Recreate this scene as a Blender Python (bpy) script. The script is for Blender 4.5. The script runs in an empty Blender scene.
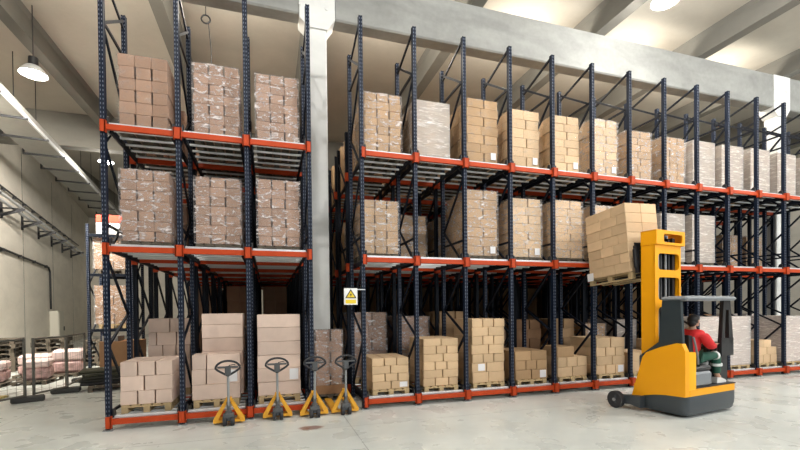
import bpy, math, random
from math import sin, cos, pi, radians as R
from mathutils import Vector, Matrix

random.seed(11)
S = bpy.context.scene
COL = S.collection

# ------------------------------------------------------------------ mesh helper
class MB:
    def __init__(self):
        self.v = []; self.f = []; self.m = []; self.cur = 0
    def add(self, vs, fs):
        n = len(self.v)
        self.v += [tuple(p) for p in vs]
        for f in fs:
            self.f.append([i + n for i in f]); self.m.append(self.cur)
        return self
    def box(self, x0, x1, y0, y1, z0, z1, b=0.0):
        if b > 0:
            return self.bbox(x0, x1, y0, y1, z0, z1, b)
        return self.add([(x0,y0,z0),(x1,y0,z0),(x1,y1,z0),(x0,y1,z0),(x0,y0,z1),(x1,y0,z1),(x1,y1,z1),(x0,y1,z1)],
            [(0,3,2,1),(4,5,6,7),(0,1,5,4),(1,2,6,5),(2,3,7,6),(3,0,4,7)])
    def bbox(self, x0, x1, y0, y1, z0, z1, b):
        # chamfered box: 24 verts
        X=(x0,x1);Y=(y0,y1);Z=(z0,z1);vs=[];ix={}
        for i in (0,1):
            for j in (0,1):
                for k in (0,1):
                    for a in range(3):
                        p=[X[i],Y[j],Z[k]]
                        s=(1-2*i,1-2*j,1-2*k)
                        for q in range(3):
                            if q!=a: p[q]+=s[q]*b
                        ix[(i,j,k,a)]=len(vs);vs.append(p)
        fs=[]
        for a in range(3):
            o=[q for q in range(3) if q!=a]
            for e in (0,1):
                loop=[]
                for (c,d) in ((0,0),(1,0),(1,1),(0,1)):
                    t=[0,0,0];t[a]=e;t[o[0]]=c;t[o[1]]=d
                    loop.append(ix[(t[0],t[1],t[2],a)])
                fs.append(loop)
        for a in range(3):      # edges along axis a
            o=[q for q in range(3) if q!=a]
            for c in (0,1):
                for d in (0,1):
                    t0=[0,0,0];t1=[0,0,0];t1[a]=1
                    for t in (t0,t1):
                        t[o[0]]=c;t[o[1]]=d
                    fs.append([ix[(*t0,o[0])],ix[(*t1,o[0])],ix[(*t1,o[1])],ix[(*t0,o[1])]])
        for i in (0,1):
            for j in (0,1):
                for k in (0,1):
                    fs.append([ix[(i,j,k,0)],ix[(i,j,k,1)],ix[(i,j,k,2)]])
        return self.add(vs,fs)
    def prism(self, pts, axis, a0, a1):
        """polygon pts (2D) extruded along axis; axis 'x': pts=(y,z); 'y': (x,z); 'z': (x,y)"""
        n=len(pts)
        def P(p,a):
            return {'x':(a,p[0],p[1]),'y':(p[0],a,p[1]),'z':(p[0],p[1],a)}[axis]
        vs=[P(p,a0) for p in pts]+[P(p,a1) for p in pts]
        fs=[list(range(n))[::-1],list(range(n,2*n))]
        for i in range(n):
            j=(i+1)%n
            fs.append([i,j,j+n,i+n])
        return self.add(vs,fs)
    def bar(self, p, q, w, h=None):
        h=h or w
        p=Vector(p);q=Vector(q);d=(q-p).normalized()
        up=Vector((0,0,1)) if abs(d.z)<.95 else Vector((1,0,0))
        s=d.cross(up).normalized();u=s.cross(d)
        vs=[]
        for c in (p,q):
            for a,b in ((-1,-1),(1,-1),(1,1),(-1,1)):
                vs.append(c+s*a*w/2+u*b*h/2)
        return self.add(vs,[(0,1,2,3),(7,6,5,4),(0,4,5,1),(1,5,6,2),(2,6,7,3),(3,7,4,0)])
    def tube(self, pts, r, n=8, closed=False):
        pts=[Vector(p) for p in pts];m=len(pts);rs=r if isinstance(r,(list,tuple)) else [r]*m
        rings=[];vs=[]
        pu=None
        for i,p in enumerate(pts):
            if closed: d=(pts[(i+1)%m]-pts[i-1]).normalized()
            else: d=(pts[min(i+1,m-1)]-pts[max(i-1,0)]).normalized()
            if pu is None:
                up=Vector((0,0,1)) if abs(d.z)<.9 else Vector((1,0,0))
                s=d.cross(up).normalized()
            else:
                s=(pu-d*pu.dot(d)).normalized()
            pu=s;u=s.cross(d)
            rings.append(len(vs))
            for k in range(n):
                a=2*pi*k/n
                vs.append(p+(s*cos(a)+u*sin(a))*rs[i])
        fs=[]
        for i in range(m if closed else m-1):
            a=rings[i];b=rings[(i+1)%m]
            for k in range(n):
                l=(k+1)%n
                fs.append((a+k,a+l,b+l,b+k))
        if not closed:
            fs.append(list(range(rings[0],rings[0]+n))[::-1]);fs.append(list(range(rings[-1],rings[-1]+n)))
        return self.add(vs,fs)
    def lathe(self, prof, n=24, c=(0,0,0), axis='z'):
        vs=[];m=len(prof)
        for (r,z) in prof:
            for k in range(n):
                a=2*pi*k/n
                x,y=r*cos(a),r*sin(a)
                p={'z':(x,y,z),'x':(z,x,y),'y':(x,z,y)}[axis]
                vs.append((p[0]+c[0],p[1]+c[1],p[2]+c[2]))
        fs=[]
        for i in range(m-1):
            for k in range(n):
                l=(k+1)%n
                fs.append((i*n+k,i*n+l,(i+1)*n+l,(i+1)*n+k))
        if prof[0][0]>1e-4: fs.append(list(range(n)))
        if prof[-1][0]>1e-4: fs.append(list(range((m-1)*n,m*n)))
        return self.add(vs,fs)
    def ell(self, c, rx, ry, rz, n=14, m=9):
        vs=[];fs=[]
        for i in range(m+1):
            t=pi*i/m
            for k in range(n):
                a=2*pi*k/n
                vs.append((c[0]+rx*sin(t)*cos(a),c[1]+ry*sin(t)*sin(a),c[2]+rz*cos(t)))
        for i in range(m):
            for k in range(n):
                l=(k+1)%n
                fs.append((i*n+k,(i+1)*n+k,(i+1)*n+l,i*n+l))
        return self.add(vs,fs)
    def xform(self, M, start=0):
        self.v=self.v[:start]+[tuple(M@Vector(p)) for p in self.v[start:]]
        return self
    def mesh(self, name, mats, smooth=False, merge=False):
        me=bpy.data.meshes.new(name)
        me.from_pydata(self.v,[],self.f)
        if not isinstance(mats,(list,tuple)): mats=[mats]
        for m in mats: me.materials.append(m)
        me.polygons.foreach_set('material_index',self.m)
        import bmesh
        bm=bmesh.new();bm.from_mesh(me)
        bmesh.ops.remove_doubles(bm,verts=bm.verts,dist=1e-5)
        bmesh.ops.recalc_face_normals(bm,faces=bm.faces)
        bm.to_mesh(me);bm.free()
        if smooth:
            me.polygons.foreach_set('use_smooth',[True]*len(me.polygons))
            try: me.set_sharp_from_angle(angle=R(35))
            except Exception: pass
        me.update()
        return me
    def build(self, name, mats, parent=None, loc=None, smooth=False):
        return link(name,self.mesh(name,mats,smooth),parent,loc)

def link(name, me, parent=None, loc=None, rot=None):
    o=bpy.data.objects.new(name,me)
    COL.objects.link(o)
    if parent is not None: o.parent=parent
    if loc is not None: o.location=loc
    if rot is not None: o.rotation_euler=rot
    return o
def tag(o,label,cat,group=None,kind=None):
    o['label']=label;o['category']=cat
    if group:o['group']=group
    if kind:o['kind']=kind
    return o
def thing(name,label,cat,loc=(0,0,0),rot=(0,0,0),group=None):
    o=bpy.data.objects.new(name,None);COL.objects.link(o)
    o.empty_display_size=.1
    o.location=loc;o.rotation_euler=rot
    return tag(o,label,cat,group)
def struct(o):
    o['kind']='structure';return o

# ------------------------------------------------------------------ materials
def mat(name,color,rough=.5,metal=0.,spec=.5,noise=0.,nscale=3.,bump=0.,bscale=40.,rand=0.,emit=None,estr=0.):
    m=bpy.data.materials.new(name);m.use_nodes=True
    nt=m.node_tree;b=nt.nodes['Principled BSDF'];L=nt.links.new
    c=(*color,1)
    b.inputs['Base Color'].default_value=c;b.inputs['Roughness'].default_value=rough
    b.inputs['Metallic'].default_value=metal;b.inputs['Specular IOR Level'].default_value=spec
    src=None
    tc=nt.nodes.new('ShaderNodeTexCoord')
    if noise>0:
        n=nt.nodes.new('ShaderNodeTexNoise');n.inputs['Scale'].default_value=nscale;n.inputs['Detail'].default_value=5
        L(tc.outputs['Object'],n.inputs['Vector'])
        mr=nt.nodes.new('ShaderNodeMapRange');mr.inputs['From Min'].default_value=.25;mr.inputs['From Max'].default_value=.75
        mr.inputs['To Min'].default_value=1-noise;mr.inputs['To Max'].default_value=1+noise
        L(n.outputs['Fac'],mr.inputs['Value']);src=mr.outputs[0]
    if rand>0:
        oi=nt.nodes.new('ShaderNodeObjectInfo')
        mr2=nt.nodes.new('ShaderNodeMapRange');mr2.inputs['To Min'].default_value=1-rand;mr2.inputs['To Max'].default_value=1+rand
        L(oi.outputs['Random'],mr2.inputs['Value'])
        if src is None: src=mr2.outputs[0]
        else:
            mu=nt.nodes.new('ShaderNodeMath');mu.operation='MULTIPLY';L(src,mu.inputs[0]);L(mr2.outputs[0],mu.inputs[1]);src=mu.outputs[0]
    if src is not None:
        vm=nt.nodes.new('ShaderNodeVectorMath');vm.operation='SCALE';vm.inputs[0].default_value=color
        L(src,vm.inputs['Scale']);L(vm.outputs[0],b.inputs['Base Color'])
    if bump>0:
        n=nt.nodes.new('ShaderNodeTexNoise');n.inputs['Scale'].default_value=bscale;n.inputs['Detail'].default_value=4
        L(tc.outputs['Object'],n.inputs['Vector'])
        bp=nt.nodes.new('ShaderNodeBump');bp.inputs['Strength'].default_value=bump;bp.inputs['Distance'].default_value=.02
        L(n.outputs['Fac'],bp.inputs['Height']);L(bp.outputs[0],b.inputs['Normal'])
    if emit:
        b.inputs['Emission Color'].default_value=(*emit,1);b.inputs['Emission Strength'].default_value=estr
    return m

def post_material():
    """navy painted upright with two rows of punched slots (its own pattern)"""
    m=mat('navy_upright',(.006,.012,.028),.50,spec=.22,noise=.12,nscale=6)
    nt=m.node_tree;L=nt.links.new;b=nt.nodes['Principled BSDF']
    old=b.inputs['Base Color'].links[0].from_socket
    tc=nt.nodes.new('ShaderNodeTexCoord');sp=nt.nodes.new('ShaderNodeSeparateXYZ');L(tc.outputs['Object'],sp.inputs[0])
    def M(op,a,b_=None,c=None):
        n=nt.nodes.new('ShaderNodeMath');n.operation=op
        for i,x in enumerate((a,b_,c)):
            if x is None: continue
            if isinstance(x,(int,float)): n.inputs[i].default_value=x
            else: L(x,n.inputs[i])
        return n.outputs[0]
    fz=M('FRACT',M('MULTIPLY',sp.outputs['Z'],1/.075))
    mz=M('LESS_THAN',M('ABSOLUTE',M('SUBTRACT',fz,.5)),.22)
    mx=M('LESS_THAN',M('ABSOLUTE',M('SUBTRACT',M('ABSOLUTE',sp.outputs['X']),.020)),.006)
    mk=M('MULTIPLY',M('MULTIPLY',mz,mx),.6)
    mix=nt.nodes.new('ShaderNodeMix');mix.data_type='RGBA'
    L(mk,mix.inputs['Factor']);L(old,mix.inputs['A']);mix.inputs['B'].default_value=(.26,.29,.36,1)
    L(mix.outputs['Result'],b.inputs['Base Color'])
    return m

def carton_material(name,color,tape=True):
    m=mat(name,color,.75,spec=.25,noise=.07,nscale=5,rand=.13)
    nt=m.node_tree;L=nt.links.new;b=nt.nodes['Principled BSDF']
    return m

def film_material(name,base,amp,tint,vs=(7,7,15)):
    m=bpy.data.materials.new(name);m.use_nodes=True
    nt=m.node_tree;L=nt.links.new
    b=nt.nodes['Principled BSDF'];out=nt.nodes['Material Output']
    b.inputs['Base Color'].default_value=(*tint,1);b.inputs['Roughness'].default_value=.16
    b.inputs['Specular IOR Level'].default_value=.8
    tc=nt.nodes.new('ShaderNodeTexCoord');oi=nt.nodes.new('ShaderNodeObjectInfo')
    vm=nt.nodes.new('ShaderNodeVectorMath');vm.operation='MULTIPLY_ADD'
    vm.inputs[1].default_value=vs;L(tc.outputs['Object'],vm.inputs[0])
    sc=nt.nodes.new('ShaderNodeMath');sc.operation='MULTIPLY';sc.inputs[1].default_value=57;L(oi.outputs['Random'],sc.inputs[0])
    L(sc.outputs[0],vm.inputs[2])
    n=nt.nodes.new('ShaderNodeTexNoise');n.inputs['Scale'].default_value=1.0;n.inputs['Detail'].default_value=6;n.inputs['Roughness'].default_value=.62
    n.inputs['Distortion'].default_value=.8
    L(vm.outputs[0],n.inputs['Vector'])
    n2=nt.nodes.new('ShaderNodeTexNoise');n2.inputs['Scale'].default_value=2.4;n2.inputs['Detail'].default_value=5;n2.inputs['Distortion'].default_value=1.2
    L(vm.outputs[0],n2.inputs['Vector'])
    mr=nt.nodes.new('ShaderNodeMapRange');mr.inputs['From Min'].default_value=.52;mr.inputs['From Max'].default_value=.70  # white patches: film crinkles, plus glints painted into the opacity
    mr.inputs['To Min'].default_value=base;mr.inputs['To Max'].default_value=min(1,base+amp)
    L(n.outputs['Fac'],mr.inputs['Value'])
    mr2=nt.nodes.new('ShaderNodeMapRange');mr2.inputs['From Min'].default_value=.60;mr2.inputs['From Max'].default_value=.68
    mr2.inputs['To Max'].default_value=amp*.9
    L(n2.outputs['Fac'],mr2.inputs['Value'])
    mx=nt.nodes.new('ShaderNodeMath');mx.operation='MAXIMUM';L(mr.outputs[0],mx.inputs[0]);L(mr2.outputs[0],mx.inputs[1])
    bp=nt.nodes.new('ShaderNodeBump');bp.inputs['Strength'].default_value=.9;bp.inputs['Distance'].default_value=.05
    L(n.outputs['Fac'],bp.inputs['Height']);L(bp.outputs[0],b.inputs['Normal'])
    tr=nt.nodes.new('ShaderNodeBsdfTransparent');ms=nt.nodes.new('ShaderNodeMixShader')
    L(mx.outputs[0],ms.inputs[0]);L(tr.outputs[0],ms.inputs[1]);L(b.outputs[0],ms.inputs[2]);L(ms.outputs[0],out.inputs['Surface'])
    return m

def floor_material():
    m=bpy.data.materials.new('polished_concrete');m.use_nodes=True
    nt=m.node_tree;L=nt.links.new;b=nt.nodes['Principled BSDF']
    tc=nt.nodes.new('ShaderNodeTexCoord')
    def noise(scale,det=5,dist=0.,vec=None):
        n=nt.nodes.new('ShaderNodeTexNoise');n.inputs['Scale'].default_value=scale;n.inputs['Detail'].default_value=det
        n.inputs['Distortion'].default_value=dist
        L(vec or tc.outputs['Object'],n.inputs['Vector']);return n.outputs['Fac']
    def ramp(src,a,b_,c,d):
        r=nt.nodes.new('ShaderNodeMapRange');L(src,r.inputs[0])
        for i,x in zip((1,2,3,4),(a,b_,c,d)): r.inputs[i].default_value=x
        return r.outputs[0]
    def M(op,a,b_=None):
        n=nt.nodes.new('ShaderNodeMath');n.operation=op
        for i,x in enumerate((a,b_)):
            if x is None: continue
            if isinstance(x,(int,float)): n.inputs[i].default_value=x
            else: L(x,n.inputs[i])
        return n.outputs[0]
    st=nt.nodes.new('ShaderNodeVectorMath');st.operation='MULTIPLY';st.inputs[1].default_value=(.35,1.2,1);L(tc.outputs['Object'],st.inputs[0])
    big=ramp(noise(.45,5,.2),.3,.7,.86,1.10)
    smear=ramp(noise(.8,3,.3,st.outputs[0]),.30,.70,.88,1.07)
    fine=ramp(noise(6,3),.3,.7,.97,1.03)
    k=M('MULTIPLY',M('MULTIPLY',big,smear),fine)
    sp=nt.nodes.new('ShaderNodeSeparateXYZ');L(tc.outputs['Object'],sp.inputs[0])
    # saw-cut joints
    def joint(s,period,off):
        f=M('FRACT',M('DIVIDE',M('ADD',s,off),period))
        return M('LESS_THAN',M('MULTIPLY',M('ABSOLUTE',M('SUBTRACT',f,.5)),period),.009)
    j=M('MAXIMUM',joint(sp.outputs['X'],6.,-1.),joint(sp.outputs['Y'],6.,4.15))
    k=M('MULTIPLY',k,ramp(j,0,1,1,.55))
    vm=nt.nodes.new('ShaderNodeVectorMath');vm.operation='SCALE';vm.inputs[0].default_value=(.61,.64,.61);L(k,vm.inputs['Scale'])
    # brick-red paint stain in front of the gap
    dx=M('DIVIDE',M('SUBTRACT',sp.outputs['X'],3.32),.22);dy=M('DIVIDE',M('SUBTRACT',sp.outputs['Y'],-1.02),.13)
    dd=M('ADD',M('MULTIPLY',dx,dx),M('MULTIPLY',dy,dy))
    dd=M('ADD',dd,ramp(noise(7,4),0,1,-.6,.6))
    stn=ramp(dd,.6,1.2,.85,0.)
    mix=nt.nodes.new('ShaderNodeMix');mix.data_type='RGBA';L(stn,mix.inputs['Factor']);L(vm.outputs[0],mix.inputs['A']);mix.inputs['B'].default_value=(.22,.10,.085,1)
    L(mix.outputs['Result'],b.inputs['Base Color'])
    L(ramp(noise(1.6,4),.3,.7,.20,.42),b.inputs['Roughness'])
    b.inputs['Specular IOR Level'].default_value=.45
    return m

def concrete(name,color,amt=.12,rough=.8):
    m=bpy.data.materials.new(name);m.use_nodes=True
    nt=m.node_tree;L=nt.links.new;b=nt.nodes['Principled BSDF'];b.inputs['Roughness'].default_value=rough
    tc=nt.nodes.new('ShaderNodeTexCoord')
    n=nt.nodes.new('ShaderNodeTexNoise');n.inputs['Scale'].default_value=.7;n.inputs['Detail'].default_value=8;n.inputs['Distortion'].default_value=.5
    st=nt.nodes.new('ShaderNodeVectorMath');st.operation='MULTIPLY';st.inputs[1].default_value=(1,1,2.5);L(tc.outputs['Object'],st.inputs[0])
    L(st.outputs[0],n.inputs['Vector'])
    n2=nt.nodes.new('ShaderNodeTexNoise');n2.inputs['Scale'].default_value=9;n2.inputs['Detail'].default_value=4;L(tc.outputs['Object'],n2.inputs['Vector'])
    ad=nt.nodes.new('ShaderNodeMath');ad.operation='MULTIPLY_ADD';ad.inputs[1].default_value=.25;L(n2.outputs['Fac'],ad.inputs[0]);L(n.outputs['Fac'],ad.inputs[2])
    mr=nt.nodes.new('ShaderNodeMapRange')
    for i,x in zip((1,2,3,4),(.35,.9,1-amt,1+amt)): mr.inputs[i].default_value=x
    L(ad.outputs[0],mr.inputs[0])
    vm=nt.nodes.new('ShaderNodeVectorMath');vm.operation='SCALE';vm.inputs[0].default_value=color;L(mr.outputs[0],vm.inputs['Scale'])
    L(vm.outputs[0],b.inputs['Base Color'])
    bp=nt.nodes.new('ShaderNodeBump');bp.inputs['Strength'].default_value=.15;L(n2.outputs['Fac'],bp.inputs['Height']);L(bp.outputs[0],b.inputs['Normal'])
    return m

NAVY=post_material()
NAVY2=mat('navy_steel',(.004,.007,.014),.5,spec=.2)
ORANGE=mat('orange_beam',(.47,.055,.011),.5,spec=.25,noise=.08,nscale=5)
GALV=mat('galvanised_steel',(.66,.68,.70),.35,metal=.35,noise=.08,nscale=9)
ROLLM=mat('bright_zinc',(.80,.82,.83),.35,metal=.1)
GALVD=mat('dull_zinc',(.33,.35,.36),.5,metal=.4)
BLACK=mat('black_steel',(.012,.013,.016),.45)
RUBBER=mat('rubber',(.025,.026,.03),.65)
KRAFT=carton_material('kraft_carton',(.46,.30,.165))
KRAFT2=carton_material('pink_brown_carton',(.37,.235,.165))
KRAFT3=carton_material('pale_beige_carton',(.72,.56,.47))
KRAFT4=carton_material('light_kraft_carton',(.65,.465,.285))
KRAFTD=carton_material('dark_brown_carton',(.30,.17,.09))
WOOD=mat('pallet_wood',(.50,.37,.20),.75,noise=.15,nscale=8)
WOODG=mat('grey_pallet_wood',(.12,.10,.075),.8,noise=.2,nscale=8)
PAPER=mat('white_paper',(.82,.82,.84),.6)
FILM=film_material('clear_stretch_film',.10,.75,(.88,.86,.86))
FILMP=film_material('rosy_stretch_film',.08,.85,(.90,.84,.83))
FILMW=film_material('white_stretch_film',.42,.50,(.90,.89,.87),(3.5,3.5,24))
FILMB=film_material('thin_stretch_film',.015,.22,(.88,.86,.84))
YEL=mat('truck_yellow',(.92,.39,.002),.4,spec=.35)
TDARK=mat('truck_dark_grey',(.045,.056,.066),.42)
TGREY=mat('truck_grey',(.20,.22,.24),.45)
LGREY=mat('light_grey_plastic',(.55,.57,.58),.4)
JYEL=mat('jack_yellow',(.82,.40,.03),.4,noise=.1,nscale=10)
JGREY=mat('jack_grey',(.10,.105,.11),.4,metal=.3)
CONC=concrete('pale_concrete',(.285,.29,.275),.28)
CONCW=concrete('white_painted_concrete',(.72,.73,.71),.09)
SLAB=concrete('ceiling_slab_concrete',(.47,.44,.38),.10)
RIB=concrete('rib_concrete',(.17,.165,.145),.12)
WALL=concrete('beige_wall_panel',(.72,.68,.60),.10)
FLOOR=floor_material()

# ------------------------------------------------------------------ camera
cam=bpy.data.cameras.new('camera');co=bpy.data.objects.new('camera',cam);COL.objects.link(co)
cam.sensor_width=36;cam.lens=417.418*36/800;cam.shift_y=90.0443/800;cam.shift_x=0
cam.clip_start=.1;cam.clip_end=200
yaw,pit,rol=.3046,-.0115,-.011
f=Vector((sin(yaw),cos(yaw),0));r=Vector((cos(yaw),-sin(yaw),0));u=Vector((0,0,1))
f2=f*cos(pit)+u*sin(pit);u2=u*cos(pit)-f*sin(pit)
r3=r*cos(rol)+u2*sin(rol);u3=u2*cos(rol)-r*sin(rol)
co.matrix_world=Matrix(((r3.x,u3.x,-f2.x,2.654),(r3.y,u3.y,-f2.y,-8.345),(r3.z,u3.z,-f2.z,2.014),(0,0,0,1)))
S.camera=co

# ------------------------------------------------------------------ setting
struct(MB().box(-14,34,-16,36,-.3,0).build('floor',FLOOR))
struct(MB().box(-14,34,-16,36,10.62,10.9).build('ceiling',SLAB))
WA=R(11.7);WO=Vector((-8.0,13.4,0));WD=Vector((-sin(WA),cos(WA),0));WN=Vector((cos(WA),sin(WA),0))
def wallpt(s,n,z): return WO+WD*s+WN*n+Vector((0,0,z))
m=MB();m.add([wallpt(-24,-.3,0),wallpt(-24,0,0),wallpt(24,0,0),wallpt(24,-.3,0),wallpt(-24,-.3,10.62),wallpt(-24,0,10.62),wallpt(24,0,10.62),wallpt(24,-.3,10.62)],
   [(0,3,2,1),(4,5,6,7),(0,1,5,4),(1,2,6,5),(2,3,7,6),(3,0,4,7)])
struct(m.build('wall_left',WALL))
struct(MB().box(-14,34,35.7,36,0,10.62).build('wall_back',WALL))
struct(MB().box(33.7,34,-16,35.7,0,10.62).build('wall_right',WALL))
# roof ribs (run away from the camera) resting on two cross beams
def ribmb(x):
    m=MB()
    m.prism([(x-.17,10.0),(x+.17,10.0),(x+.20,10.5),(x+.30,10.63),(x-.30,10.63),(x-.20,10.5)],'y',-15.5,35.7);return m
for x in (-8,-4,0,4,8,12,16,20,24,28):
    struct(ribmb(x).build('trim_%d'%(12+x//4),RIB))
def beam_mb(y,x0,x1):
    m=MB()
    m.prism([(y,8.93),(y+.04,8.90),(y+.38,8.90),(y+.42,8.93),(y+.42,10.0),(y,10.0)],'x',x0,x1);return m
struct(beam_mb(1.60,-8,3.42).build('trim_30',CONC))
struct(beam_mb(1.60,4.26,19.37).build('trim_31',CONC))
struct(beam_mb(1.60,20.22,33.7).build('trim_32',CONC))
struct(MB().bbox(-9.5,33.7,13.0,13.5,9.2,10.62,.02).build('trim_33',RIB))
def column(name,x):
    m=MB();m.bbox(x,x+.40,1.62,2.02,0,8.62,.015)
    m.prism([(x-.02,8.62),(x+.42,8.62),(x+.60,8.88),(x+.60,10.0),(x-.22,10.0),(x-.22,8.80)],'y',1.575,2.05)
    for zz in (9.1,9.5):
        for xx in (x-.2,x+.4): m.lathe([(.035,1.555),(.035,1.585)],8,(xx,0,zz),'y')
    return struct(m.build(name,CONCW))
column('trim_40',3.645);column('trim_41',19.60)
# seams: wall panels
for i,s in enumerate((-3.,3.,9.,15.)):
    m=MB()
    m.add([wallpt(s,.0,0),wallpt(s+.05,.0,0),wallpt(s+.05,.012,0),wallpt(s,.012,0),wallpt(s,.0,10),wallpt(s+.05,.0,10),wallpt(s+.05,.012,10),wallpt(s,.012,10)],
      [(0,3,2,1),(4,5,6,7),(0,1,5,4),(1,2,6,5),(2,3,7,6),(3,0,4,7)])
    struct(m.build('trim_%d'%(50+i),RIB))

# pipes, conduit, duct on the left wall
def wall_line(name,label,cat,n,z0,z1,r,mt,s0=-6,s1=17,brackets=()):
    t=thing(name,label,cat,wallpt(s0,n,z0))
    o=t.location
    MB().tube([wallpt(s0,n,z0)-o,wallpt(s1,n,z1)-o],r,10).build('pipe',mt,t,smooth=True)
    return t
t=wall_line('wall_pipe','lower silver pipe carried by black brackets along beige wall','pipe',.32,6.6,6.5,.065,GALV)
for k in range(7):
    s=-3.+k*2.9
    o=t.location
    m=MB();m.bar(wallpt(s,.0,6.17)-o,wallpt(s,.75,6.48)-o,.07,.12);m.bar(wallpt(s,.03,6.05)-o,wallpt(s,.03,6.85)-o,.09,.09);m.bar(wallpt(s,0,6.48)-o,wallpt(s,.8,6.48)-o,.08,.06)
    m.build('bracket',BLACK,t)
wall_line('wall_pipe','upper silver pipe side by side with the lower one on black brackets','pipe',.62,6.62,6.52,.06,GALV)
t=wall_line('cable_conduit','thin dark cable run above the pipe brackets on beige wall','conduit',.1,7.35,7.3,.04,BLACK)
for k in range(12):
    s=-3.+k*1.5;o=t.location
    MB().bar(wallpt(s,.02,7.28)-o,wallpt(s,.16,7.28)-o,.04,.12).build('clip',BLACK,t)
t=thing('electric_conduit','dark conduit dropping down to pale cabinet on beige wall','conduit',wallpt(-6,.07,4.75))
o=t.location
MB().tube([wallpt(-6,.07,4.78)-o,wallpt(7.6,.07,4.72)-o,wallpt(7.9,.07,4.5)-o,wallpt(7.95,.07,2.3)-o],.05,8).build('pipe',BLACK,t,smooth=True)
m=MB()
for k in range(6): m.bar(wallpt(-5+k*2.4,0,4.72)-o,wallpt(-5+k*2.4,.14,4.72)-o,.05,.14)
m.build('clip',BLACK,t)
t=thing('electric_cabinet','pale electric cabinet at the lower end of the dark conduit','cabinet',wallpt(8.2,0,0))
o=t.location
def wb(s0,s1,n0,n1,z0,z1):
    m=MB();m.add([wallpt(s0,n0,z0)-o,wallpt(s0,n1,z0)-o,wallpt(s1,n1,z0)-o,wallpt(s1,n0,z0)-o,wallpt(s0,n0,z1)-o,wallpt(s0,n1,z1)-o,wallpt(s1,n1,z1)-o,wallpt(s1,n0,z1)-o],
      [(0,3,2,1),(4,5,6,7),(0,1,5,4),(1,2,6,5),(2,3,7,6),(3,0,4,7)]);return m
wb(7.8,9.3,.02,.42,0,2.2).build('body',mat('cabinet_paint',(.62,.60,.52),.5),t)
wb(7.9,9.2,.42,.45,.15,2.1).build('door',mat('cabinet_door',(.60,.58,.5),.5),t)
wb(9.05,9.1,.45,.5,1.0,1.25).build('handle',BLACK,t)
# ventilation duct under the eaves
DA=math.atan2(.115,.993)
t=thing('air_duct','wide flat grey metal duct hanging under the roof along the left wall','duct',(-4.52,0,8.5),(0,0,DA))
MB().bbox(-.56,.56,-3,26,0,.34,.01).build('body',mat('duct_sheet',(.30,.30,.28),.5,metal=.3,noise=.1),t)
m=MB();m.box(.56,.62,-3,26,-.02,.10);m.build('edge_rail',GALV,t)
for k in range(15):
    y=-1.+k*1.9
    m=MB();m.box(-.72,.66,y,y+.07,-.06,.0);m.box(-.72,-.66,y,y+.07,-.06,.45);m.build('support_bar',BLACK,t)
    if y<11.5 or y>14.5: MB().tube([(.3,y+.03,.34),(.3,y+.03,2.1)],.012,6).build('hanger_rod',BLACK,t)
# ------------------------------------------------------------------ racks
PITCH=1.15;ROW=1.65;FD=1.20
def upright_mesh(h):
    m=MB()
    w=.038
    m.prism([(-w,-.035),(-.014,-.035),(-.012,-.026),(.012,-.026),(.014,-.035),(w,-.035),(w,.03),(w+.006,.03),(w+.006,.05),(-w-.006,.05),(-w-.006,.03),(-w,.03)],'z',0,h)
    return m
POSTF=upright_mesh(7.97).mesh('upright',NAVY)
POSTB=upright_mesh(7.88).mesh('upright',NAVY)
POSTS=upright_mesh(6.3).mesh('upright',NAVY2)
m=MB();m.box(-.075,.075,-.09,.09,0,.012);m.lathe([(.015,.012),(.015,.03)],8,(.055,-.06,0));m.lathe([(.015,.012),(.015,.03)],8,(-.055,-.06,0))
BASE=m.mesh('base_plate',GALVD)
def bracing_mesh(short=False):
    m=MB()
    zs=[.35,1.45,2.0,3.0,3.9,4.95,5.9,7.0,7.75]
    if short: zs=zs[:7]
    a,b=.05,FD-.05
    # alternating diagonals plus two horizontals
    for i in range(len(zs)-1):
        y0,y1=(b,a) if i%2==0 else (a,b)
        if i==len(zs)-2 and not short: m.bar((0,b,7.62),(0,a,7.93),.035,.045)
        m.bar((0,y0,zs[i]),(0,y1,zs[i+1]),.035,.045)
    for z in ((.3,3.55) if short else (.3,3.55,7.05)): m.bar((0,a,z),(0,b,z),.035,.045)
    return m.mesh('frame_bracing',NAVY2)
BRACE=bracing_mesh();BRACES=bracing_mesh(True)
def beam_meshes(n,h=.098,w=.05):
    m=MB();m.bbox(0,n*PITCH,-.02,.035,-h/2,h/2,.006);return m.mesh('beam',ORANGE)
BEAM1=beam_meshes(1)
def conn_mesh(l=-.066,r=.066):
    m=MB();m.bbox(l,r,-.062,-.04,-.10,.10,.004)
    if l<-.05: m.box(l,l+.02,-.062,.02,-.10,.10)
    if r>.05: m.box(r-.02,r,-.062,.02,-.10,.10)
    for zz in (-.07,.07):
        m.lathe([(.012,-.066),(.012,-.06)],8,(.0,0,zz),'y')
    return m.mesh('beam_connector',ORANGE)
CONNL=conn_mesh(-.02,.066);CONNR=conn_mesh(-.066,.02)
CONN=conn_mesh()
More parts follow.
